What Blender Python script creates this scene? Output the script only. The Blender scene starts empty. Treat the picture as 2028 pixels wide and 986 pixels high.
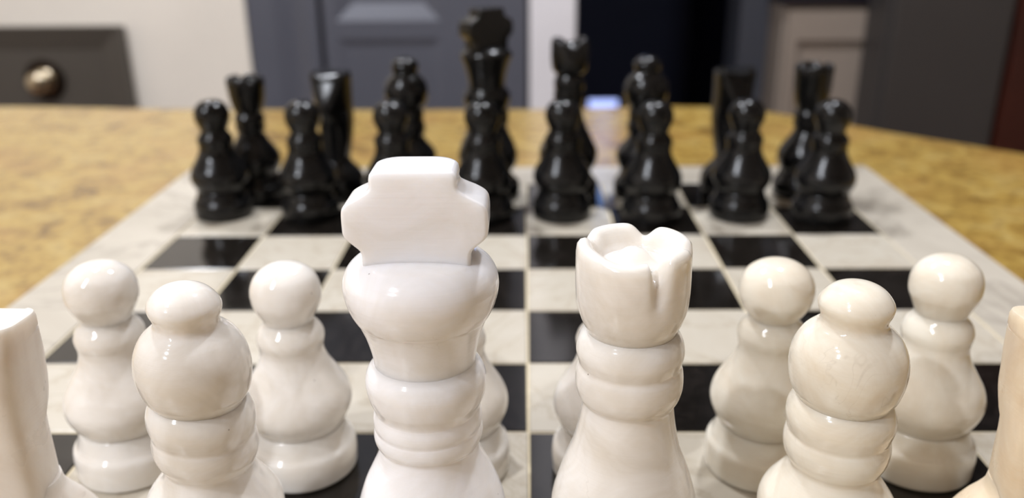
import bpy, bmesh, math, random
from mathutils import Vector, Matrix
import mathutils.noise as mnoise

S = 0.042            # one board square, metres
Z0 = 0.932           # height of the board's playing surface above the floor
PI = math.pi
def W(x, y, z=0.0):  # board squares (origin on the board) -> metres, z up from the floor
    return Vector((x * S, y * S, Z0 + z * S))

sc = bpy.context.scene
col = sc.collection

# ------------------------------------------------------------------ camera
cam_d = bpy.data.cameras.new('camera')
cam = bpy.data.objects.new('camera', cam_d); col.objects.link(cam)
Rt = Vector((0.99987071, 0.01359531, -0.00858624))
U = Vector((0.00313037, 0.35918583, 0.93326081))
F = Vector((-0.01577202, 0.93316703, -0.35909683))
M = Matrix(((Rt.x, U.x, -F.x), (Rt.y, U.y, -F.y), (Rt.z, U.z, -F.z))).to_4x4()
M.translation = W(-0.0152, -9.18, 3.362)
cam.matrix_world = M
cam_d.sensor_width = 36.0
cam_d.lens = 1710.0 / 2028.0 * 36.0
cam_d.clip_start = 0.01
cam_d.clip_end = 50
cam_d.dof.use_dof = True
cam_d.dof.focus_distance = 0.166
cam_d.dof.aperture_fstop = 11.5
sc.camera = cam

# ------------------------------------------------------------------ world, lights, exposure
world = bpy.data.worlds.new('room_ambience'); sc.world = world
world.use_nodes = True
bg = world.node_tree.nodes['Background']
bg.inputs[0].default_value = (1.0, 0.97, 0.93, 1); bg.inputs[1].default_value = 0.12

sc.view_settings.view_transform = 'Standard'
sc.view_settings.look = 'None'
sc.view_settings.exposure = 0.09
sc.view_settings.gamma = 1.0
sc.view_settings.use_curve_mapping = False

CEIL = Z0 + 1.50
LAMP_SPOTS = [(-0.74, -0.62, 3.5, 0.028), (-0.88, -0.98, 14.0, 0.034), (-1.25, -1.62, 33.0, 0.036), (-0.58, 0.56, 16.5, 0.05), (0.34, 0.52, 17.0, 0.05)]  # last two are added fill lamps to brighten the background furniture and trim

# ------------------------------------------------------------------ materials
def srgb(r, g, b):
    def f(c):
        c /= 255.0
        return c / 12.92 if c <= 0.04045 else ((c + 0.055) / 1.055) ** 2.4
    return (f(r), f(g), f(b), 1.0)

def mat(name, color, rough=0.5, metal=0.0, spec=0.5):
    m = bpy.data.materials.new(name); m.use_nodes = True
    b = m.node_tree.nodes['Principled BSDF']
    b.inputs['Base Color'].default_value = color
    b.inputs['Roughness'].default_value = rough
    b.inputs['Metallic'].default_value = metal
    b.inputs['Specular IOR Level'].default_value = spec
    return m

def N(m, kind, **kw):
    n = m.node_tree.nodes.new(kind)
    for k, v in kw.items():
        if k in n.inputs: n.inputs[k].default_value = v
        else: setattr(n, k, v)
    return n
def L(m, a, ao, b, bi): m.node_tree.links.new(a.outputs[ao], b.inputs[bi])
def P(m): return m.node_tree.nodes['Principled BSDF']
def ramp(m, stops):
    r = N(m, 'ShaderNodeValToRGB'); e = r.color_ramp.elements
    while len(e) < len(stops): e.new(0.5)
    for i, (p, c) in enumerate(stops): e[i].position = p; e[i].color = c
    return r
def pos(m, scale=(1, 1, 1), rnd=True):
    g = N(m, 'ShaderNodeTexCoord'); mp = N(m, 'ShaderNodeMapping')
    mp.inputs['Scale'].default_value = scale
    L(m, g, 'Object', mp, 'Vector')
    if rnd:
        oi = N(m, 'ShaderNodeObjectInfo')
        sv = N(m, 'ShaderNodeVectorMath', operation='SCALE'); sv.inputs[0].default_value = (3.1, 5.7, 2.3)
        L(m, oi, 'Random', sv, 'Scale'); L(m, sv, 0, mp, 'Location')
    return mp
def bump(m, src, out, strength, dist):
    b = N(m, 'ShaderNodeBump'); b.inputs['Strength'].default_value = strength; b.inputs['Distance'].default_value = dist
    L(m, src, out, b, 'Height'); L(m, b, 'Normal', P(m), 'Normal'); return b

def white_onyx(name, base, warm, vein=0.35, rough=0.085, streak=0.0):
    m = mat(name, base, rough)
    mp = pos(m)
    n1 = N(m, 'ShaderNodeTexNoise', Scale=55.0, Detail=5.0, Roughness=0.6, Distortion=1.2); L(m, mp, 0, n1, 'Vector')
    r1 = ramp(m, [(0.36, base), (0.70, warm)]); L(m, n1, 'Fac', r1, 'Fac')
    n2 = N(m, 'ShaderNodeTexNoise', Scale=60.0, Detail=3.0, Roughness=0.6, Distortion=1.5); L(m, mp, 0, n2, 'Vector')
    r2 = ramp(m, [(0.490, (0, 0, 0, 1)), (0.50, (1, 1, 1, 1)), (0.510, (0, 0, 0, 1))]); L(m, n2, 'Fac', r2, 'Fac')
    n3 = N(m, 'ShaderNodeTexNoise', Scale=38.0, Detail=2.0); L(m, mp, 0, n3, 'Vector')
    r3 = ramp(m, [(0.60, (0, 0, 0, 1)), (0.72, (vein, vein, vein, 1))]); L(m, n3, 'Fac', r3, 'Fac')
    mul = N(m, 'ShaderNodeMath', operation='MULTIPLY'); L(m, r2, 'Color', mul, 0); L(m, r3, 'Color', mul, 1)
    mx = N(m, 'ShaderNodeMixRGB'); L(m, mul, 0, mx, 'Fac'); L(m, r1, 'Color', mx, 'Color1'); mx.inputs['Color2'].default_value = srgb(120, 96, 72)
    # fine pits
    v = N(m, 'ShaderNodeTexVoronoi', Scale=320.0); L(m, mp, 0, v, 'Vector')
    rv = ramp(m, [(0.035, (1, 1, 1, 1)), (0.07, (0, 0, 0, 1))]); L(m, v, 'Distance', rv, 'Fac')
    nv = N(m, 'ShaderNodeTexNoise', Scale=70.0, Detail=1.0); L(m, mp, 0, nv, 'Vector')
    rn = ramp(m, [(0.60, (0, 0, 0, 1)), (0.66, (0.8, 0.8, 0.8, 1))]); L(m, nv, 'Fac', rn, 'Fac')
    pm = N(m, 'ShaderNodeMath', operation='MULTIPLY'); L(m, rv, 'Color', pm, 0); L(m, rn, 'Color', pm, 1)
    mx2 = N(m, 'ShaderNodeMixRGB'); L(m, pm, 0, mx2, 'Fac'); L(m, mx, 'Color', mx2, 'Color1'); mx2.inputs['Color2'].default_value = srgb(105, 88, 70)
    last = mx2
    if streak:
        mp2 = pos(m, (1, 1, 0.28)); mp2.inputs['Rotation'].default_value = (0, math.radians(38), 0)
        n5 = N(m, 'ShaderNodeTexNoise', Scale=210.0, Detail=3.0); L(m, mp2, 0, n5, 'Vector')
        r5 = ramp(m, [(0.45, (0, 0, 0, 1)), (0.75, (streak, streak, streak, 1))]); L(m, n5, 'Fac', r5, 'Fac')
        mx3 = N(m, 'ShaderNodeMixRGB'); L(m, r5, 'Color', mx3, 'Fac'); L(m, mx2, 'Color', mx3, 'Color1'); mx3.inputs['Color2'].default_value = srgb(186, 162, 142)
        last = mx3
    L(m, last, 'Color', P(m), 'Base Color')
    p = P(m)
    p.inputs['Subsurface Weight'].default_value = 0.55
    p.inputs['Subsurface Radius'].default_value = (1.0, 0.92, 0.83)
    p.inputs['Subsurface Scale'].default_value = 0.006
    # lathe marks and scratches
    mp3 = pos(m, (0.25, 0.25, 5.0))
    n6 = N(m, 'ShaderNodeTexNoise', Scale=260.0, Detail=3.0); L(m, mp3, 0, n6, 'Vector')
    n7 = N(m, 'ShaderNodeTexNoise', Scale=120.0, Detail=4.0); L(m, mp, 0, n7, 'Vector')
    ad = N(m, 'ShaderNodeMath', operation='ADD'); L(m, n6, 'Fac', ad, 0); L(m, n7, 'Fac', ad, 1)
    bump(m, ad, 0, 0.32, 0.00014)
    rr = ramp(m, [(0.3, (rough * 0.8,) * 3 + (1,)), (0.8, (rough * 1.7,) * 3 + (1,))]); L(m, n7, 'Fac', rr, 'Fac'); L(m, rr, 'Color', p, 'Roughness')
    return m

M_W = white_onyx('white_onyx', srgb(232, 226, 218), srgb(217, 208, 195), 0.2)
M_WK = white_onyx('milk_white_onyx', srgb(241, 238, 238), srgb(231, 226, 221), 0.12)
M_WC = white_onyx('cream_onyx', srgb(230, 223, 208), srgb(218, 205, 184), 0.15)
M_WN = white_onyx('streaked_onyx', srgb(234, 226, 216), srgb(224, 212, 198), 0.4, 0.3, 0.2)
M_WNC = white_onyx('cream_streaked_onyx', srgb(232, 216, 190), srgb(222, 198, 165), 0.4, 0.3, 0.25)

def black_onyx():
    m = mat('black_onyx', srgb(12, 12, 12), 0.26, 0.0, 0.36)
    mp = pos(m)
    n = N(m, 'ShaderNodeTexNoise', Scale=45.0, Detail=5.0); L(m, mp, 0, n, 'Vector')
    r = ramp(m, [(0.4, srgb(10, 10, 10)), (0.7, srgb(24, 23, 23))]); L(m, n, 'Fac', r, 'Fac'); L(m, r, 'Color', P(m), 'Base Color')
    r2 = ramp(m, [(0.3, (0.17,) * 3 + (1,)), (0.8, (0.26,) * 3 + (1,))]); L(m, n, 'Fac', r2, 'Fac'); L(m, r2, 'Color', P(m), 'Roughness')
    return m
M_B = black_onyx()

def marble(name, a, b, veinc, scale, rough):
    m = mat(name, a, rough)
    g = N(m, 'ShaderNodeNewGeometry')
    oi = N(m, 'ShaderNodeObjectInfo'); sv = N(m, 'ShaderNodeVectorMath', operation='SCALE'); sv.inputs[0].default_value = (1.1, 0.7, 2.3)
    L(m, oi, 'Random', sv, 'Scale'); ad = N(m, 'ShaderNodeVectorMath', operation='ADD'); L(m, g, 'Position', ad, 0); L(m, sv, 0, ad, 1)
    n1 = N(m, 'ShaderNodeTexNoise', Scale=scale, Detail=6.0, Roughness=0.6, Distortion=1.5); L(m, ad, 0, n1, 'Vector')
    r1 = ramp(m, [(0.35, a), (0.7, b)]); L(m, n1, 'Fac', r1, 'Fac')
    n2 = N(m, 'ShaderNodeTexNoise', Scale=scale * 0.7, Detail=8.0, Roughness=0.6, Distortion=3.0); L(m, ad, 0, n2, 'Vector')
    r2 = ramp(m, [(0.47, (0, 0, 0, 1)), (0.50, (0.55, 0.55, 0.55, 1)), (0.53, (0, 0, 0, 1))]); L(m, n2, 'Fac', r2, 'Fac')
    mx = N(m, 'ShaderNodeMixRGB'); L(m, r2, 'Color', mx, 'Fac'); L(m, r1, 'Color', mx, 'Color1'); mx.inputs['Color2'].default_value = veinc
    L(m, mx, 'Color', P(m), 'Base Color')
    return m
M_SQW = marble('white_marble', srgb(193, 185, 170), srgb(184, 174, 157), srgb(168, 155, 134), 22.0, 0.22)
M_BORDER = marble('veined_white_marble', srgb(193, 184, 169), srgb(174, 165, 150), srgb(146, 138, 126), 11.0, 0.24)
M_SQB = marble('black_marble', srgb(17, 14, 11), srgb(26, 23, 20), srgb(40, 35, 32), 25.0, 0.13)
M_GROUT = mat('beige_grout', srgb(205, 190, 158), 0.6)

def granite():
    m = mat('gold_granite', srgb(205, 170, 100), 0.22)
    g = N(m, 'ShaderNodeNewGeometry')
    n1 = N(m, 'ShaderNodeTexNoise', Scale=38.0, Detail=6.0, Roughness=0.65, Distortion=0.8); L(m, g, 'Position', n1, 'Vector')
    r1 = ramp(m, [(0.30, srgb(98, 75, 43)), (0.42, srgb(150, 123, 68)), (0.52, srgb(172, 147, 84)), (0.62, srgb(178, 158, 104)), (0.76, srgb(140, 104, 56))])
    L(m, n1, 'Fac', r1, 'Fac')
    n2 = N(m, 'ShaderNodeTexNoise', Scale=150.0, Detail=5.0, Roughness=0.7); L(m, g, 'Position', n2, 'Vector')
    r2 = ramp(m, [(0.34, srgb(120, 96, 66)), (0.46, srgb(236, 222, 186)), (0.62, srgb(250, 240, 210))]); L(m, n2, 'Fac', r2, 'Fac')
    mx = N(m, 'ShaderNodeMixRGB', blend_type='MULTIPLY'); mx.inputs['Fac'].default_value = 0.75
    L(m, r1, 'Color', mx, 'Color1'); L(m, r2, 'Color', mx, 'Color2')
    v = N(m, 'ShaderNodeTexVoronoi', Scale=95.0); L(m, g, 'Position', v, 'Vector')
    n3 = N(m, 'ShaderNodeTexNoise', Scale=14.0, Detail=3.0); L(m, g, 'Position', n3, 'Vector')
    r3 = ramp(m, [(0.52, (0, 0, 0, 1)), (0.68, (0.6, 0.6, 0.6, 1))]); L(m, n3, 'Fac', r3, 'Fac')
    mx2 = N(m, 'ShaderNodeMixRGB'); L(m, r3, 'Color', mx2, 'Fac'); L(m, mx, 'Color', mx2, 'Color1'); mx2.inputs['Color2'].default_value = srgb(158, 122, 66)
    L(m, mx2, 'Color', P(m), 'Base Color')
    return m
M_GRANITE = granite()

def painted(name, c, rough=0.5, amt=0.04):
    m = mat(name, c, rough)
    g = N(m, 'ShaderNodeNewGeometry'); n = N(m, 'ShaderNodeTexNoise', Scale=6.0, Detail=4.0); L(m, g, 'Position', n, 'Vector')
    a = tuple(x * (1 - amt) for x in c[:3]) + (1,); b = tuple(min(1, x * (1 + amt)) for x in c[:3]) + (1,)
    r = ramp(m, [(0.3, a), (0.7, b)]); L(m, n, 'Fac', r, 'Fac'); L(m, r, 'Color', P(m), 'Base Color')
    return m
M_WALL = painted('warm_white_paint', srgb(226, 217, 204), 0.7)
M_CEIL = painted('ceiling_white', srgb(235, 230, 222), 0.9)
M_CABW = painted('white_cabinet_paint', srgb(232, 223, 210), 0.45)
M_GREY = painted('slate_grey_paint', srgb(86, 87, 96), 0.42)
M_DRAW = painted('warm_charcoal_paint', srgb(74, 68, 61), 0.45)
M_TRIM = painted('white_trim_paint', srgb(228, 224, 226), 0.45)
M_NAVY = painted('unlit_room_navy', srgb(30, 34, 58), 0.7)  # darkness of the unlit room is put into this wall colour
M_JAMB = painted('blue_grey_paint', srgb(66, 68, 76), 0.6)
M_TAUPE = painted('taupe_cabinet_paint', srgb(146, 133, 121), 0.5)
M_DARKTOP = mat('dark_stone', srgb(20, 19, 30), 0.35)
M_CHAR = painted('charcoal_paint', srgb(58, 54, 52), 0.5)
M_MAHOG = painted('mahogany_wood', srgb(58, 18, 8), 0.4, 0.3)
M_FLOOR = painted('floor_wood', srgb(120, 84, 54), 0.5, 0.2)
M_METAL = mat('brushed_nickel', srgb(200, 186, 160), 0.24, 1.0)
M_METALD = mat('aged_bronze', srgb(40, 30, 22), 0.4, 0.8)

# ------------------------------------------------------------------ helpers
def finish(name, bm, material, parent=None, smooth=False):
    bmesh.ops.recalc_face_normals(bm, faces=bm.faces)
    me = bpy.data.meshes.new(name); bm.to_mesh(me); bm.free()
    me.materials.append(material)
    if smooth:
        for p in me.polygons: p.use_smooth = True
    o = bpy.data.objects.new(name, me); col.objects.link(o)
    if parent: o.parent = parent
    return o
def empty(name, loc, label, cat, group=None, rz=0.0):
    o = bpy.data.objects.new(name, None); col.objects.link(o)
    o.location = loc; o.rotation_euler = (0, 0, rz); o.empty_display_size = 0.02
    o['label'] = label; o['category'] = cat
    if group: o['group'] = group
    return o
def box(bm, a, b):
    (x0, y0, z0), (x1, y1, z1) = a, b
    v = [bm.verts.new(p) for p in ((x0,y0,z0),(x1,y0,z0),(x1,y1,z0),(x0,y1,z0),(x0,y0,z1),(x1,y0,z1),(x1,y1,z1),(x0,y1,z1))]
    for f in ((0,3,2,1),(4,5,6,7),(0,1,5,4),(1,2,6,5),(2,3,7,6),(3,0,4,7)): bm.faces.new([v[i] for i in f])
def bevel_mod(o, w, seg=2):
    md = o.modifiers.new('bevel', 'BEVEL'); md.width = w; md.segments = seg; md.limit_method = 'ANGLE'; md.angle_limit = math.radians(40)
def block(name, a, b, material, parent=None, bev=0.0):
    bm = bmesh.new(); box(bm, a, b); o = finish(name, bm, material, parent)
    if bev: bevel_mod(o, bev)
    return o
def struct(o): o['kind'] = 'structure'; return o

def catmull(pts, n=6):
    """pts: (r, z[, 'c']) ; 'c' marks a sharp corner. Returns a dense profile."""
    segs, cur = [], [pts[0][:2]]
    for p in pts[1:]:
        cur.append(p[:2])
        if len(p) > 2: segs.append(cur); cur = [p[:2]]
    if len(cur) > 1: segs.append(cur)
    out = []
    for s in segs:
        for i in range(len(s) - 1):
            p0 = s[i-1] if i else (2*s[0][0]-s[1][0], 2*s[0][1]-s[1][1])
            p1, p2 = s[i], s[i+1]
            p3 = s[i+2] if i + 2 < len(s) else (2*s[-1][0]-s[-2][0], 2*s[-1][1]-s[-2][1])
            for k in range(n):
                t = k / n
                out.append(tuple(0.5*((2*p1[j]) + (-p0[j]+p2[j])*t + (2*p0[j]-5*p1[j]+4*p2[j]-p3[j])*t*t + (-p0[j]+3*p1[j]-3*p2[j]+p3[j])*t**3) for j in (0, 1)))
    out.append(tuple(segs[-1][-1]))
    return [(max(r, 0.0), z) for r, z in out]

def lathe(name, pts, material, parent, seg=72, n=6, wob=0.0, seed=0.0, tilt=0.0, slim=1.0):
    """closed surface of revolution in board-square units, caps at both ends"""
    prof = [(r * (1 - (1 - slim) * min(1, max(0, (z - .62) / .45))), z) for r, z in catmull(pts, n)]
    bm = bmesh.new(); rings = []
    if prof[0][0] > 1e-4: prof = [(0.0, prof[0][1])] + prof
    if prof[-1][0] > 1e-4: prof = prof + [(0.0, prof[-1][1])]
    zc = sum(z for r, z in prof) / len(prof)
    for r, z in prof:
        if r <= 1e-4: rings.append([bm.verts.new((0, 0, z * S))]); continue
        ring = []
        for i in range(seg):
            a = 2 * PI * i / seg
            d = 1.0
            if wob: d += wob * mnoise.noise(Vector((math.cos(a) * 1.1 + seed, math.sin(a) * 1.1 - seed, z * 3.0)))
            ring.append(bm.verts.new((r * d * math.cos(a) * S, r * d * math.sin(a) * S, (z + tilt * r * math.cos(a)) * S)))
        rings.append(ring)
    for A, B in zip(rings, rings[1:]):
        if len(A) == 1 and len(B) == 1: continue
        for i in range(seg):
            j = (i + 1) % seg
            if len(A) == 1: bm.faces.new((A[0], B[i], B[j]))
            elif len(B) == 1: bm.faces.new((A[i], B[0], A[j]))
            else: bm.faces.new((A[i], B[i], B[j], A[j]))
    o = finish(name, bm, material, parent, True)
    md = o.modifiers.new('edges', 'EDGE_SPLIT'); md.split_angle = math.radians(50)
    return o

def crown(name, parent, material, low, r_rim, z_rim, r_in, z_in, z_dome, notches, seg=144):
    """cup with a notched rim, rounded lip, hollow and small dome; low = outer profile from below the rim"""
    prof = catmull(low, 5)
    def drop(a):
        d = 0.0
        for deg, dep, w in notches:
            x = (math.degrees(a) - deg + 180) % 360 - 180
            d = max(d, dep * math.exp(-(x / w) ** 2))
        return d
    bm = bmesh.new(); rings = []
    zl = prof[-1][1]
    lip = [(r_rim, .55), (r_rim - .004, .8), (r_rim - .018, .95), (r_rim - .038, 1.0), (r_rim - .058, .93), (r_rim - .078, .7), (r_in + .02, .3)]
    rows = [(r, z, None) for r, z in prof] + [(r, zl, f) for r, f in lip] + \
           [(r_in, z_in, None), (r_in * .75, z_in + .012, None), (r_in * .52, z_in + (z_dome - z_in) * .45, None), (r_in * .3, z_in + (z_dome - z_in) * .85, None)]
    rings.append([bm.verts.new((0, 0, prof[0][1] * S))])
    zb = prof[0][1]
    for r, z, f in rows:
        ring = []
        for i in range(seg):
            a = 2 * PI * i / seg; dz = drop(a)
            if f is None:
                zz = z
                # wall below the rim follows the notch so the cut is carved into the wall
                if z > zb + .2 and r > r_in + .03: zz = z - dz * ((z - zb - .2) / (zl - zb - .2)) * .75
                rr = r - (dz * .25 * max(0, (z - zb - .12)) / (zl - zb) if r > r_in + .03 else 0)
            else:
                top = z_rim - dz
                base = (zl - dz * .75) if r > r_rim - .05 else z_in
                zz = base + (top - base) * f
                rr = r - dz * .25
            ring.append(bm.verts.new((rr * math.cos(a) * S, rr * math.sin(a) * S, zz * S)))
        rings.append(ring)
    rings.append([bm.verts.new((0, 0, z_dome * S))])
    for A, B in zip(rings, rings[1:]):
        for i in range(seg):
            j = (i + 1) % seg
            if len(A) == 1: bm.faces.new((A[0], B[i], B[j]))
            elif len(B) == 1: bm.faces.new((A[i], B[0], A[j]))
            else: bm.faces.new((A[i], B[i], B[j], A[j]))
    return finish(name, bm, material, parent, True)

def piece(name, x, y, label, group, rz=0.0):
    return empty(name, W(x, y), label, 'chess piece', group, rz)

# ------------------------------------------------------------------ room shell (metres, Y forward)
XL, XR, YB, YF = -2.3, 2.6, -3.2, 4.0
struct(block('floor', (XL, YB, -0.05), (XR, YF, 0), M_FLOOR))
struct(block('ceiling', (XL, YB, CEIL), (XR, YF, CEIL + 0.05), M_CEIL))
struct(block('wall_left', (XL - 0.1, YB, 0), (XL, YF, CEIL), M_WALL))
struct(block('wall_right', (XR, YB, 0), (XR + 0.1, YF, CEIL), M_WALL))
struct(block('wall_behind', (XL, YB - 0.1, 0), (XR, YB, CEIL), M_WALL))
def wx(x): return x * S
def zz(z): return Z0 + z * S
def gx(x): return (-0.0152 + (x + 0.0152) * .8263) * S
def gz(z): return Z0 + (3.362 + (z - 3.362) * .8263) * S
yb = 36 * S
# wall on either side of the dark doorway, and the header over it
struct(block('wall_back', (XL, yb + 0.10, 0), (wx(0.25), yb + 0.20, CEIL), M_WALL))
struct(block('wall_back_right', (wx(10.9), yb + 0.0, 0), (XR, yb + 0.12, CEIL), M_JAMB))
struct(block('wall_header', (gx(2.45), yb + 0.0, 2.15), (wx(10.9), yb + 0.12, CEIL), M_WALL))
struct(block('trim_1', (gx(0.20), 26.5 * S - 0.02, 0), (gx(2.45), yb + 0.0, CEIL), M_TRIM, bev=0.004))
# unlit room beyond the doorway
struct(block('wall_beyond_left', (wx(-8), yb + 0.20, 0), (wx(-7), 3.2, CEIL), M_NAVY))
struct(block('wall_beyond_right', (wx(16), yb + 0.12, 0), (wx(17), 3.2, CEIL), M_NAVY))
yw = 3.2
wa, wb_, wz0, wz1 = wx(6.6), wx(8.9), Z0 + 12.6 * S, Z0 + 25.0 * S
def wall_with_hole(name, x0, x1, y0, y1, z0, z1, m):
    bm = bmesh.new()
    box(bm, (x0, y0, z0), (wa, y1, z1)); box(bm, (wb_, y0, z0), (x1, y1, z1))
    box(bm, (wa, y0, z0), (wb_, y1, wz0)); box(bm, (wa, y0, wz1), (wb_, y1, z1))
    return struct(finish(name, bm, m))
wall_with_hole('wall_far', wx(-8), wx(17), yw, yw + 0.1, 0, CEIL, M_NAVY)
win = empty('window_1', Vector((0, 0, 0)), 'x', 'x'); del win['label']; del win['category']; struct(win)
fr = bmesh.new()
for a, b in (((wa - .02, yw - .015, wz0 - .02), (wa + .008, yw + .02, wz1 + .02)), ((wb_ - .008, yw - .015, wz0 - .02), (wb_ + .02, yw + .02, wz1 + .02)),
             ((wa, yw - .015, wz0 - .02), (wb_, yw + .02, wz0 + .008)), ((wa, yw - .015, wz1 - .008), (wb_, yw + .02, wz1 + .02))): box(fr, a, b)
finish('window_frame', fr, M_NAVY, win)
M_DUSK = mat('dusk_sky_glow', (0, 0, 0, 1), 0.3)
P(M_DUSK).inputs['Emission Color'].default_value = (0.30, 0.48, 1.0, 1); P(M_DUSK).inputs['Emission Strength'].default_value = 3.2
block('window_pane', (wa, yw + .03, wz0), (wb_, yw + .04, wz1), M_DUSK, win)

gs = empty('added_glow', Vector((wx(6.03), 58 * S, 0)), 'small blue-white glow on a dark stand, added for the bright spot at the counter edge', 'glow_panel')  # panel and stand added to make the blue-white spot at the counter edge
block('stand', (-0.05, -0.04, 0), (0.05, 0.04, zz(-13.4)), M_NAVY, gs)
M_GLOW = mat('blue_white_glow', (0, 0, 0, 1), 0.3); P(M_GLOW).inputs['Emission Color'].default_value = (0.42, 0.52, 1.0, 1); P(M_GLOW).inputs['Emission Strength'].default_value = 1.5
block('casing', (-0.050, -0.02, zz(-13.4)), (0.050, 0.02, zz(-9.85)), M_NAVY, gs, 0.002)
block('glow_panel', (-0.047, -0.024, zz(-13.3)), (0.047, -0.0201, zz(-9.93)), M_GLOW, gs)

# ------------------------------------------------------------------ ceiling lamps
for i, (lx, ly, pw, rad) in enumerate(LAMP_SPOTS):
    lab = ['recessed round ceiling lamp nearest above the chessboard on the left', 'middle recessed ceiling lamp of the row behind the camera',
           'rearmost recessed ceiling lamp of the row on the left', 'added ceiling fill lamp above the far end of the counter, brightening the white cabinet', 'added ceiling fill lamp in front of the dark doorway, brightening the trim and taupe cabinet'][i]
    t = empty('ceiling_lamp', Vector((lx, ly, CEIL)), lab, 'lamp')
    bm = bmesh.new(); bmesh.ops.create_cone(bm, cap_ends=False, segments=32, radius1=rad + .03, radius2=rad + .004, depth=0.012)
    bmesh.ops.translate(bm, verts=bm.verts, vec=(0, 0, -0.006)); finish('lamp_trim', bm, M_TRIM, t, True)
    ld = bpy.data.lights.new('lamp_light', 'AREA'); ld.shape = 'DISK'; ld.size = rad * 2; ld.energy = pw; ld.color = (0.92, 0.96, 1.04)
    lo = bpy.data.objects.new('lamp_light', ld); col.objects.link(lo); lo.parent = t; lo.location = (0, 0, -0.014)

# ------------------------------------------------------------------ kitchen furniture in the background
# white cabinet with a charcoal drawer
yf = 26 * S

wc = empty('white_cabinet', Vector((wx(-30), yf, 0)), 'white painted kitchen cabinet at the left beyond the counter', 'cabinet')
o = Vector((-wx(-30), -yf, 0))
def lb(name, a, b, m, parent, org, bev=0.0):
    a = Vector(a) - org; b = Vector(b) - org
    return block(name, tuple(a), tuple(b), m, parent, bev)
org = wc.location
lb('body', (XL + 0.01, yf, 0), (gx(-13.4) - 0.001, yb + 0.09, zz(24)), M_CABW, wc, org, 0.003)
dr = lb('drawer', (wx(-34), yf - 0.02, zz(-4.6)), (wx(-15.97), yf + 0.0, zz(-0.53)), M_DRAW, wc, org, 0.004)
dr['label'] = 'charcoal drawer front with a round metal knob'
def recess_frame(name, x0, x1, z0, z1, y, w, t, m, parent, org):
    """a raised frame of four boards mitred into one moulding"""
    bm = bmesh.new()
    outer = [(x0, z0), (x1, z0), (x1, z1), (x0, z1)]; inner = [(x0 + w, z0 + w), (x1 - w, z0 + w), (x1 - w, z1 - w), (x0 + w, z1 - w)]
    vo = [bm.verts.new(Vector((x, y - t, z)) - org) for x, z in outer]
    vi = [bm.verts.new(Vector((x, y - 0.001, z)) - org) for x, z in inner]
    vb = [bm.verts.new(Vector((x, y, z)) - org) for x, z in outer]
    for i in range(4):
        j = (i + 1) % 4
        bm.faces.new((vo[i], vo[j], vi[j], vi[i])); bm.faces.new((vb[i], vb[j], vo[j], vo[i])); bm.faces.new((vi[i], vi[j], vb[j], vb[i]))
    return finish(name, bm, m, parent)
recess_frame('drawer_moulding', wx(-34), wx(-15.97), zz(-4.6), zz(-0.53), yf - 0.02, 0.035, 0.007, M_DRAW, wc, org)
kx, kz = wx(-19.35), zz(-2.62)
def knob(parent, org):
    prof = [(0.0, 0.0), (0.55, 0.0, 'c'), (0.55, 0.10), (0.42, 0.16), (0.22, 0.22), (0.20, 0.45), (0.42, 0.60), (0.52, 0.78), (0.42, 0.95), (0.20, 1.02), (0.0, 1.03)]
    k = lathe('knob', [(r, z) + tuple(c) for r, z, *c in prof], M_METAL, parent, 48)
    k.scale = (.82, .82, .9)
    k.rotation_euler = (PI / 2, 0, 0); k.location = Vector((kx, yf - 0.0195, kz)) - org
    k['label'] = 'round shiny nickel knob'
    p = lathe('backplate', [(0.0, 0.0), (0.80, 0.0, 'c'), (0.80, 0.05), (0.74, 0.09), (0.0, 0.10)], M_METALD, parent, 48)
    p.rotation_euler = (PI / 2, 0, 0); p.location = Vector((kx, yf - 0.0195, kz)) - org
knob(wc, org)

# slate grey pantry: two doors with recessed panels
yg = 26.5 * S
pc = empty('grey_pantry_cabinet', Vector((wx(-7), yg, 0)), 'tall slate grey cabinet with two panelled doors behind the black pieces', 'cabinet')
org = pc.location
lb('body', (gx(-13.4) + 0.002, yg + 0.004, 0), (gx(0.10), yb + 0.095, zz(24)), M_GREY, pc, org)
def panel_door(x0, x1, panels, label):
    """door slab made of stiles and rails round sloped recessed panels"""
    t = 0.020; bm = bmesh.new(); y0, y1 = yg - t, yg + 0.002
    zb_, zt = 0.10, zz(23.5)
    px0, px1 = panels[0][0], panels[0][1]
    box(bm, (x0, y0, zb_), (px0, y1, zt)); box(bm, (px1, y0, zb_), (x1, y1, zt))
    zs = [zb_] + [v for p in panels for v in (p[2], p[3])] + [zt]
    for a, b in zip(zs[::2], zs[1::2]): box(bm, (px0, y0, a), (px1, y1, b))
    for _, _, a, b in panels:
        sl, d = (0.028, 0.013) if b > 1.0 else (0.012, 0.003)
        O = [(px0, a), (px1, a), (px1, b), (px0, b)]; I = [(px0 + sl, a + sl), (px1 - sl, a + sl), (px1 - sl, b - sl), (px0 + sl, b - sl)]
        vo = [bm.verts.new((x, y0, z)) for x, z in O]; vi = [bm.verts.new((x, y0 + d, z)) for x, z in I]
        for i in range(4): bm.faces.new((vo[i], vo[(i + 1) % 4], vi[(i + 1) % 4], vi[i]))
        bm.faces.new(vi)
    for v in bm.verts: v.co -= org
    bmesh.ops.recalc_face_normals(bm, faces=bm.faces)
    d = finish('door', bm, M_GREY, pc); d['label'] = label; return d
panel_door(gx(-13.36), gx(-10.0), [(gx(-12.1), gx(-10.5), 0.3, zz(12))], 'narrow grey door')
panel_door(gx(-9.72), gx(0.05), [(gx(-9.1), gx(-4.1), 0.3, gz(-2.1)), (gx(-9.1), gx(-4.1), gz(-1.25), zz(18))], 'wide grey door with recessed panels')

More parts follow.
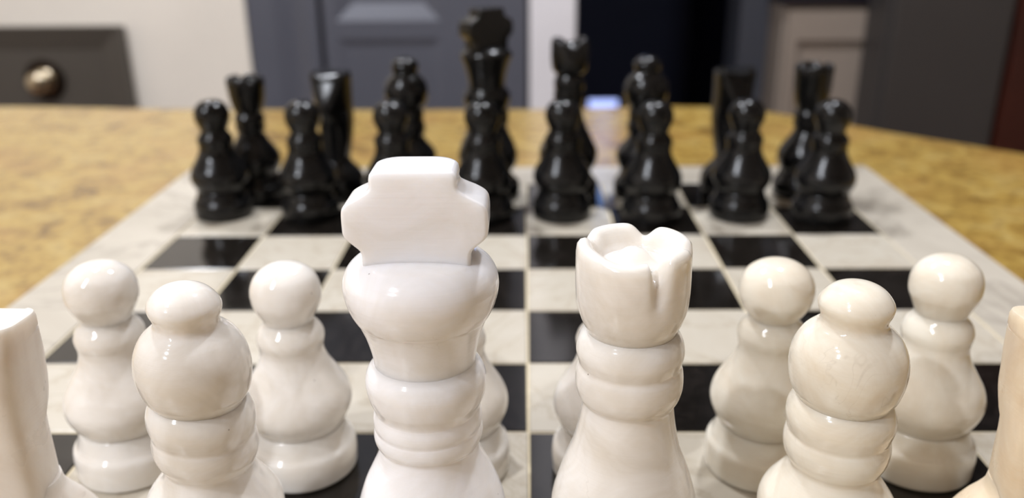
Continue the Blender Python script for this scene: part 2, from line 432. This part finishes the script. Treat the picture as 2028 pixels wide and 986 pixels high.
# taupe cabinet under a dark top, right of the doorway
yt = 33.5 * S
tc = empty('taupe_cabinet', Vector((wx(15), yt, 0)), 'light taupe low cabinet with a dark stone top on the right', 'cabinet')
org = tc.location
lb('body', (wx(12.35), yt + 0.001, 0), (wx(17.40), yb - 0.001, zz(-0.62)), M_TAUPE, tc, org)
lb('countertop', (wx(12.2), yt - 0.02, zz(-0.62)), (wx(17.5), yb - 0.001, zz(0.1)), M_DARKTOP, tc, org, 0.003)
bm = bmesh.new(); y0 = yt - 0.016
x0, x1, za, zb2 = wx(12.5), wx(17.2), 0.1, zz(-0.9)
a0, a1, pz = x0 + 0.022, x1 - 0.022, zz(-2.3)
box(bm, (x0, y0, za), (a0, yt, zb2)); box(bm, (a1, y0, za), (x1, yt, zb2)); box(bm, (a0, y0, pz), (a1, yt, zb2)); box(bm, (a0, y0 + 0.010, za), (a1, yt, pz))
for v in bm.verts: v.co -= org
finish('door', bm, M_TAUPE, tc)

# tall charcoal cabinet and the mahogany panel beside it
yc = 30 * S
cc = empty('charcoal_tall_cabinet', Vector((wx(18.5), yc, 0)), 'tall plain charcoal cabinet at the right beyond the counter', 'cabinet')
org = cc.location
lb('body', (wx(16.07), yc + 0.02, 0), (wx(21.4), yt - 0.022, zz(20)), M_CHAR, cc, org, 0.003)
lb('door', (wx(16.20), yc, 0.08), (wx(21.35), yc + 0.019, zz(19.8)), M_CHAR, cc, org, 0.003)
mp_ = empty('mahogany_cabinet', Vector((wx(24), yc, 0)), 'dark reddish brown wooden cabinet at the right edge', 'cabinet')
org = mp_.location
lb('body', (wx(21.5), yc + 0.02, 0), (wx(29), yb - 0.001, zz(20)), M_MAHOG, mp_, org, 0.003)
lb('door', (wx(21.6), yc, 0.08), (wx(28.8), yc + 0.019, zz(19.8)), M_MAHOG, mp_, org, 0.003)

# ------------------------------------------------------------------ kitchen island with the gold granite top
isl = empty('kitchen_island', Vector((0, 0, 0)), 'kitchen island with a golden speckled granite top and curved right end', 'counter')
edge = [(-30, 9.6), (-20, 9.4), (-11.3, 9.05), (-7.9, 8.72), (-3.6, 8.50), (0.1, 8.42), (1.45, 8.55), (2.9, 8.68), (4.24, 8.44), (5.1, 7.86), (6.12, 6.82), (6.83, 6.03), (8.18, 4.70), (9.6, 3.0), (10.6, 0.5), (11.0, -3), (11.0, -11.6)]
cur = catmull([(p[0], p[1]) for p in edge[:1]] + [(p[0], p[1]) for p in edge[1:]], 5) if False else None
def cat2(pts, n):
    out = []
    for i in range(len(pts) - 1):
        p0 = pts[max(i-1, 0)]; p1 = pts[i]; p2 = pts[i+1]; p3 = pts[min(i+2, len(pts)-1)]
        for k in range(n):
            t = k / n
            out.append(tuple(0.5*((2*p1[j]) + (-p0[j]+p2[j])*t + (2*p0[j]-5*p1[j]+4*p2[j]-p3[j])*t*t + (-p0[j]+3*p1[j]-3*p2[j]+p3[j])*t**3) for j in (0, 1)))
    out.append(pts[-1]); return out
outline = cat2(edge, 5) + [(-30, -11.6)]
TZ = zz(-0.29)
bm = bmesh.new()
top = [bm.verts.new((x * S, y * S, TZ)) for x, y in outline]; bot = [bm.verts.new((x * S, y * S, TZ - 0.032)) for x, y in outline]
bm.faces.new(top); bm.faces.new(bot[::-1])
for i in range(len(top)): j = (i + 1) % len(top); bm.faces.new((top[i], top[j], bot[j], bot[i]))
o = finish('countertop', bm, M_GRANITE, isl); md = o.modifiers.new('bullnose', 'BEVEL'); md.width = 0.011; md.segments = 6; md.limit_method = 'ANGLE'; md.angle_limit = math.radians(60)
for p in o.data.polygons: p.use_smooth = len(p.vertices) == 4
block('base', (-28 * S, -10.5 * S, 0), (4.0 * S, 6.2 * S, TZ - 0.0325), M_GREY, isl)

# ------------------------------------------------------------------ chessboard
bd = empty('chessboard', W(0, 0, -0.29), 'square black and white marble chessboard with a wide white border on the granite', 'chessboard')
BW = Vector(W(0, 0, -0.29))
CX0, CX1, CY0, CY1 = -4, 4, -6, 2
g = 0.02
def bblock(name, x0, y0, z0, x1, y1, z1, m, bev):
    return block(name, tuple(W(x0, y0, z0) - BW), tuple(W(x1, y1, z1) - BW), m, bd, bev)
bblock('backing_slab', CX0 - .84, CY0 - .83, -.29, CX1 + .82, CY1 + .83, -.085, M_BORDER, 0.0008)
bblock('grout_bed', CX0 - .1, CY0 - .1, -.085, CX1 + .1, CY1 + .1, -.012, M_GROUT, 0)
def strip(pts):
    bm = bmesh.new()
    lo = [bm.verts.new(W(x, y, -.0851) - BW) for x, y in pts]; hi = [bm.verts.new(W(x, y, 0) - BW) for x, y in pts]
    bm.faces.new(lo[::-1]); bm.faces.new(hi)
    for i in range(4): j = (i + 1) % 4; bm.faces.new((lo[i], lo[j], hi[j], hi[i]))
    o = finish('border_strip', bm, M_BORDER, bd); bevel_mod(o, 0.0006, 2)
a0, a1, b0, b1 = CX0 - .86, CX1 + .84, CY0 - .85, CY1 + .85
e = .008
strip([(a0, b0 + e), (CX0 - g/2, CY0), (CX0 - g/2, CY1), (a0, b1 - e)])
strip([(a1, b0 + e), (a1, b1 - e), (CX1 + g/2, CY1), (CX1 + g/2, CY0)])
strip([(a0 + e, b0), (a1 - e, b0), (CX1, CY0 - g/2), (CX0, CY0 - g/2)])
strip([(a0 + e, b1), (CX0, CY1 + g/2), (CX1, CY1 + g/2), (a1 - e, b1)])
def tile_mesh(nm, m, half):
    bm = bmesh.new(); box(bm, (-half * S, -half * S, -.072 * S), (half * S, half * S, 0))
    bmesh.ops.bevel(bm, geom=[ed for ed in bm.edges if all(abs(v.co.z) < 1e-6 for v in ed.verts)], offset=0.0003, segments=1, affect='EDGES')
    me = bpy.data.meshes.new(nm); bm.to_mesh(me); bm.free(); me.materials.append(m); return me
tw = tile_mesh('white_square', M_SQW, .494); tb = tile_mesh('black_square', M_SQB, .487)
rnd = random.Random(4)
for i in range(-4, 4):
    for j in range(-6, 2):
        black = (i + j) % 2 == 1
        o = bpy.data.objects.new('black_square' if black else 'white_square', tb if black else tw); col.objects.link(o); o.parent = bd
        o.location = W(i + .5 + rnd.uniform(-.004, .004), j + .5 + rnd.uniform(-.004, .004), 0) - BW + Vector((0, 0, rnd.uniform(-.0001, .0)))

# ------------------------------------------------------------------ chess pieces
def base_profile(rb, zt, w, zw):
    """foot of a turned piece: rb radius of the disc, zt its top, w waist radius at height zw"""
    return [(rb * .93, 0.0), (rb * .99, .02), (rb, .06), (rb * 1.01, zt * .55), (rb * .985, zt * .85), (rb * .90, zt * 1.02), (w + .012, zw - .012), (w, zw)]

def pawn(x, y, m, label, group, dz=0.0, hr=.213, rz=0.0, seed=0.0, seg=72):
    t = piece('pawn', x, y, label, group, rz)
    k = 1.0 + dz
    lathe('base', base_profile(.345, .235 * k, .272, .335 * k), m, t, seg, 6, .012, seed)
    lathe('body', [(.268, .325 * k), (.276, .345 * k), (.308, .395 * k), (.336, .465 * k), (.340, .53 * k), (.318, .605 * k), (.272, .685 * k), (.226, .765 * k), (.200, .84 * k), (.198, .89 * k), (.206, .93 * k), (.207, .965 * k), (.190, 1.01 * k), (.160, 1.045 * k), (.150, 1.07 * k)], m, t, seg, 6, .012, seed + 3)
    c = 1.24 * k
    lathe('head', [(.148, 1.062 * k), (.155, 1.085 * k), (hr * .86, c - .10), (hr * .97, c - .045), (hr, c + .01), (hr * .96, c + .07), (hr * .83, c + .125), (hr * .60, c + .167), (hr * .38, c + .187), (hr * .15, c + .193), (0, c + .194)], m, t, seg, 6, .014, seed + 7)
    return t

def big_foot(t, m, belly=.345, zb=.53, rb=.36, seed=0.0, seg=72):
    lathe('base', base_profile(rb, .22, .272, .325), m, t, seg, 6, .01, seed)

def bishop(x, y, m, label, group, seed=0.0, tilt=0.0, seg=80, rz=0.0, slim=1.0):
    t = piece('bishop', x, y, label, group, rz)
    big_foot(t, m, seed=seed, seg=seg)
    lathe('body', [(.268, .315), (.30, .38), (.338, .46), (.345, .53), (.325, .60), (.280, .67), (.236, .73), (.216, .775), (.216, .80),
                   (.232, .828), (.248, .87), (.254, .92), (.249, .962), (.243, .985), (.249, 1.012), (.258, 1.06), (.254, 1.105), (.238, 1.145), (.218, 1.172)], m, t, seg, 6, .012, seed, tilt, slim)
    lathe('mitre', [(.214, 1.160), (.222, 1.178), (.250, 1.225), (.268, 1.30), (.271, 1.37), (.258, 1.44), (.225, 1.505), (.185, 1.545), (.160, 1.565), (.152, 1.585),
                    (.155, 1.61), (.168, 1.645), (.170, 1.675), (.155, 1.705), (.125, 1.738), (.085, 1.760), (.040, 1.770), (0, 1.771)], m, t, seg, 6, .014, seed + 5, tilt * .6)
    return t

def cross(t, m, rz=0.0):
    half = [(.0, 2.352), (.150, 2.352), (.172, 2.346), (.186, 2.332), (.191, 2.310), (.190, 2.285), (.197, 2.266), (.216, 2.250), (.251, 2.229), (.290, 2.208), (.311, 2.190), (.321, 2.160), (.322, 2.085),
            (.319, 2.060), (.308, 2.040), (.284, 2.018), (.257, 1.994), (.245, 1.975), (.242, 1.950), (.242, 1.86)]
    pts = cat2(half[1:], 4)
    T = .138; rf = .020; bm = bmesh.new(); rings = []
    def rrect(w, sh):
        out = []; rb_ = .045 + .05 * max(0, min(1, (.26 - w) / .07))
        for cx, cy, r0, a0 in ((w - rf, -T + rf + sh, rf, -90), (w - rb_, T - rb_ - sh, rb_, 0), (-w + rb_, T - rb_ - sh, rb_, 90), (-w + rf, -T + rf + sh, rf, 180)):
            for k in range(7):
                a = math.radians(a0 + 15 * k); out.append((cx + r0 * math.cos(a), cy + r0 * math.sin(a)))
            # long sides get intermediate points
        res = []
        for i, p in enumerate(out):
            q = out[(i + 1) % len(out)]; res.append(p)
            if abs(p[0] - q[0]) > .1:
                for k in range(1, 8): res.append((p[0] + (q[0] - p[0]) * k / 8, p[1] + (q[1] - p[1]) * k / 8))
        return [(x_, y_ - (.022 * (x_ / .2) ** 2 if y_ > 0 and abs(x_) < .3 else 0)) if False else (x_, y_) for x_, y_ in res]
    rows = [(.150, 2.353, .030), (.166, 2.351, .016), (.178, 2.345, .006), (.187, 2.334, .001)] + [(x_, z_, 0.0) for x_, z_ in pts if z_ < 2.326]
    for w, z, sh in rows: rings.append([bm.verts.new((x_ * S, y_ * S, z * S)) for x_, y_ in rrect(w, sh)])
    n = len(rings[0])
    for A, B in zip(rings, rings[1:]):
        for i in range(n): j = (i + 1) % n; bm.faces.new((A[i], A[j], B[j], B[i]))
    bm.faces.new(rings[0]); bm.faces.new(rings[-1][::-1])
    o = finish('cross', bm, m, t, True); o.rotation_euler = (0, 0, rz)
    return o

def king(x, y, m, label, group, seed=0.0, rz=0.0, seg=96, conical=False):
    collar = [(.247, 1.385), (.246, 1.41), (.254, 1.46), (.275, 1.54), (.303, 1.612), (.320, 1.640), (.339, 1.68), (.355, 1.735), (.361, 1.785), (.353, 1.835), (.328, 1.878), (.288, 1.908), (.24, 1.925), (.12, 1.938), (0, 1.94)]
    if conical: collar = [(.225, 1.385), (.222, 1.41), (.226, 1.47), (.245, 1.57), (.278, 1.68), (.312, 1.765), (.322, 1.80), (.312, 1.83, 'c'), (.26, 1.87), (.16, 1.91), (0, 1.93)]
    t = piece('king', x, y, label, group, rz)
    big_foot(t, m, rb=.40, seed=seed, seg=seg)
    lathe('body', [(.268, .315), (.32, .37), (.365, .44), (.378, .52), (.368, .59), (.335, .69), (.298, .77), (.262, .85), (.248, .905), (.246, .930),
                   (.262, .955), (.269, .99), (.266, 1.02), (.262, 1.035), (.267, 1.06), (.266, 1.09), (.258, 1.12), (.256, 1.135), (.264, 1.16), (.280, 1.20), (.291, 1.26), (.290, 1.305), (.276, 1.345), (.257, 1.372), (.248, 1.392)], m, t, seg, 6, .008, seed)
    lathe('collar', collar, m, t, seg, 6, .008, seed + 2)
    cross(t, m)
    return t

def queen(x, y, m, label, group, seed=0.0, rz=0.0, seg=96, notches=None, slim=1.0):
    t = piece('queen', x, y, label, group, rz)
    big_foot(t, m, rb=.385, seed=seed, seg=seg)
    lathe('body', [(.268, .315), (.32, .38), (.358, .46), (.370, .54), (.362, .61), (.335, .71), (.302, .81), (.268, .90), (.243, 1.00), (.228, 1.09), (.222, 1.15),
                   (.228, 1.175), (.244, 1.20), (.256, 1.245), (.258, 1.29), (.254, 1.335), (.244, 1.368), (.248, 1.39), (.257, 1.43), (.254, 1.47), (.240, 1.51), (.215, 1.545)], m, t, seg, 6, .008, seed, 0.0, slim)
    k = (1 + slim) / 2 if slim < 1 else 1
    crown('crown', t, m, [(.205 * slim, 1.53), (.213 * slim, 1.55), (.236 * k, 1.60), (.255 * k, 1.66), (.264 * k, 1.72), (.268 * k, 1.80), (.268 * k, 1.86)], .268 * k, 1.990, .150, 1.885, 1.955,
          notches or [(152, .035, 12), (71, .055, 12), (-12, .045, 10), (-71, .13, 9), (250, .045, 42)])
    return t

def rook(x, y, m, label, group, seed=0.0, rz=0.0, seg=64, top=1.56):
    t = piece('rook', x, y, label, group, rz)
    big_foot(t, m, seed=seed, seg=seg)
    lathe('body', [(.268, .315), (.30, .38), (.332, .46), (.335, .53), (.312, .60), (.262, .68), (.205, .76), (.168, .83), (.162, .865, 'c'), (.178, .89), (.184, .93), (.178, .97, 'c'), (.184, 1.00), (.186, 1.04), (.170, 1.08), (.150, 1.11)], m, t, seg, 6, .01, seed)
    crown('crown', t, m, [(.150, 1.10), (.172, 1.13), (.196, 1.20), (.212, 1.28), (.222, 1.36), (.230, top - .12)], .234, top, .14, top - .10, top - .08,
          [(30, .045, 9), (120, .045, 9), (210, .045, 9), (-60, .045, 9)])
    return t

def knight(x, y, m, label, group, rz=0.0, seed=0.0, seg=64, wide=1.0, ears=True, foot=1.0):
    """turned foot, carved head; the muzzle points to local -Y"""
    t = piece('knight', x, y, label, group, rz)
    lathe('base', [(.315, 0), (.335, .02), (.340, .06), (.342, .16), (.335, .24 * foot), (.318, .30 * foot), (.27, .37 * foot), (.215, .43 * foot), (.178, .48 * foot), (.165, .53 * foot)], m, t, seg, 6, .01, seed)
    # side outline (y, z, half width) clockwise from the front of the neck
    rows = [  # z, y_front, y_back, half_front, half_back
        (.50, -.150, .165, .150, .150), (.60, -.150, .175, .150, .172), (.72, -.150, .185, .150, .192), (.84, -.150, .20, .145, .208), (.96, -.160, .215, .130, .218),
        (1.04, -.190, .220, .100, .224), (1.10, -.270, .222, .070, .227), (1.15, -.300, .222, .066, .229), (1.20, -.300, .222, .085, .231), (1.28, -.272, .220, .125, .229), (1.36, -.240, .215, .162, .232),
        (1.44, -.205, .205, .195, .235), (1.50, -.180, .195, .216, .237), (1.512, -.150, .190, .216, .238), (1.535, -.165, .185, .232, .240), (1.585, -.160, .175, .238, .238), (1.61, -.15, .165, .232, .232)]
    rows = [(z, a_, b_, c_ * wide, d_ * wide) for z, a_, b_, c_, d_ in rows]
    bm = bmesh.new(); rings = []
    for z, yf_, yb_, hf, hb in rows:
        ring = []; n = 40
        for i in range(n):
            a = 2 * PI * i / n; c, s = math.cos(a), math.sin(a)
            e_ = .50
            cx = math.copysign(abs(c) ** e_, c); sy = math.copysign(abs(s) ** e_, s)
            ty = (sy + 1) / 2; yy = yf_ + (yb_ - yf_) * ty; hw = hf + (hb - hf) * min(1, ty * 2.2)
            zt = z
            if z > 1.5: zt = z - .05 * max(0, 1 - abs(cx) * 1.5) * (z - 1.5) / .11 - .02 * (1 - ty)   # dip between the ears
            ring.append(bm.verts.new((cx * hw * S, yy * S, zt * S)))
        rings.append(ring)
    n = 40
    for A, B in zip(rings, rings[1:]):
        for i in range(n): j = (i + 1) % n; bm.faces.new((A[i], A[j], B[j], B[i]))
    bm.faces.new(rings[0][::-1]); bm.faces.new(rings[-1])
    o = finish('head', bm, m, t, True); md = o.modifiers.new('edges', 'EDGE_SPLIT'); md.split_angle = math.radians(38)
    # ears
    for s in ((-1, 1) if ears else ()):
        bm = bmesh.new(); bmesh.ops.create_cone(bm, cap_ends=True, segments=4, radius1=.060 * S, radius2=.02 * S, depth=.08 * S)
        bmesh.ops.translate(bm, verts=bm.verts, vec=(s * .175 * S, -.05 * S, 1.60 * S)); finish('ear', bm, m, t)
    return t

GW = 'white onyx pieces on the near side of the board'
GWP = 'white pawns in the second row'
GB = 'black back-row pieces'
GBP = 'black pawns in the second row'
king(-.5, -5.5, M_WK, 'tall white king with a broad flared cross, left of centre in front', GW, 1.0)
queen(.482, -5.5, M_W, 'white queen with a scalloped notched crown, right of the white king', GW, 2.0)
bishop(-1.625, -5.5, M_W, 'white bishop with a round knob top, left of the white king', GW, 3.0, tilt=-.09)
bishop(1.525, -5.5, M_WC, 'cream bishop with brown cracks, between the white queen and right edge', GW, 14.0, tilt=-.02)
knight(-2.585, -5.5, M_WN, 'streaked white knight cut by the left edge', GW, PI, 5.0, 64, .80, False, 1.3)
knight(2.50, -5.5, M_WNC, 'cream knight cut by the right edge', GW, PI, 6.0, 64, .88, False, 1.3)
pawn(-2.61, -4.38, M_W, 'leftmost visible white pawn, between knight and bishop', GWP, -.0, seed=1.3)
pawn(-1.478, -4.38, M_W, 'white pawn standing between the left bishop and the king', GWP, -.01, seed=8.1)
pawn(-.47, -4.40, M_W, 'white pawn almost hidden behind the white king', GWP, -.02, seed=15.0)
pawn(.50, -4.42, M_W, 'white pawn almost hidden behind the white queen', GWP, -.02, seed=21.0)
pawn(1.50, -4.38, M_WC, 'white pawn between the queen and the cream bishop', GWP, .0, .222, seed=26.0)
pawn(2.52, -4.36, M_WC, 'rightmost visible white pawn, right of the cream bishop', GWP, .015, .208, seed=31.0)

BP = [(-3.68, .76), (-2.60, .68), (-1.57, .65), (-.51, .60), (.42, .67), (1.47, .55), (2.53, .65), (3.48, .55)]
BPL = ['leftmost black pawn, standing before the left black rook', 'second black pawn from the left, in front of the left black knight', 'black pawn in front of the left black bishop, partly behind the white king',
       'black pawn standing in front of the black king', 'black pawn standing in front of the black queen', 'black pawn in front of the right black bishop',
       'black pawn in front of the right black knight', 'rightmost black pawn, in front of the right black rook']
for i, ((x, y), l) in enumerate(zip(BP, BPL)): pawn(x, y, M_B, l, GBP, -.02, .205, seed=40 + i * 2.7, seg=56)
rook(-3.47, 1.46, M_B, 'black rook with a notched crown at the left end of the back row', GB, 50)
knight(-2.42, 1.5, M_B, 'black knight with a flat-topped head, second from left in the back row', GB, math.radians(-10), 51, 48, 1.0, False)
bishop(-1.49, 1.5, M_B, 'black bishop seen above the white king, left of the black king', GB, 52, seg=56, slim=.78)
king(-.49, 1.5, M_B, 'black king, tallest piece of the far row', GB, 53, math.radians(38), 64, True)
queen(.53, 1.5, M_B, 'black queen with a horned crown in front of the dark doorway', GB, 54, 0.0, 64, [(90, .08, 26), (-85, .10, 30), (180, .03, 10), (0, .03, 10)], .74)
bishop(1.48, 1.5, M_B, 'black bishop right of the black queen', GB, 55, seg=56, slim=.78)
knight(2.56, 1.5, M_B, 'black knight with two ears, second from right in the back row', GB, math.radians(9), 56)
rook(3.52, 1.5, M_B, 'black rook with a notched crown at the right end of the back row', GB, 57, .3, top=1.66)
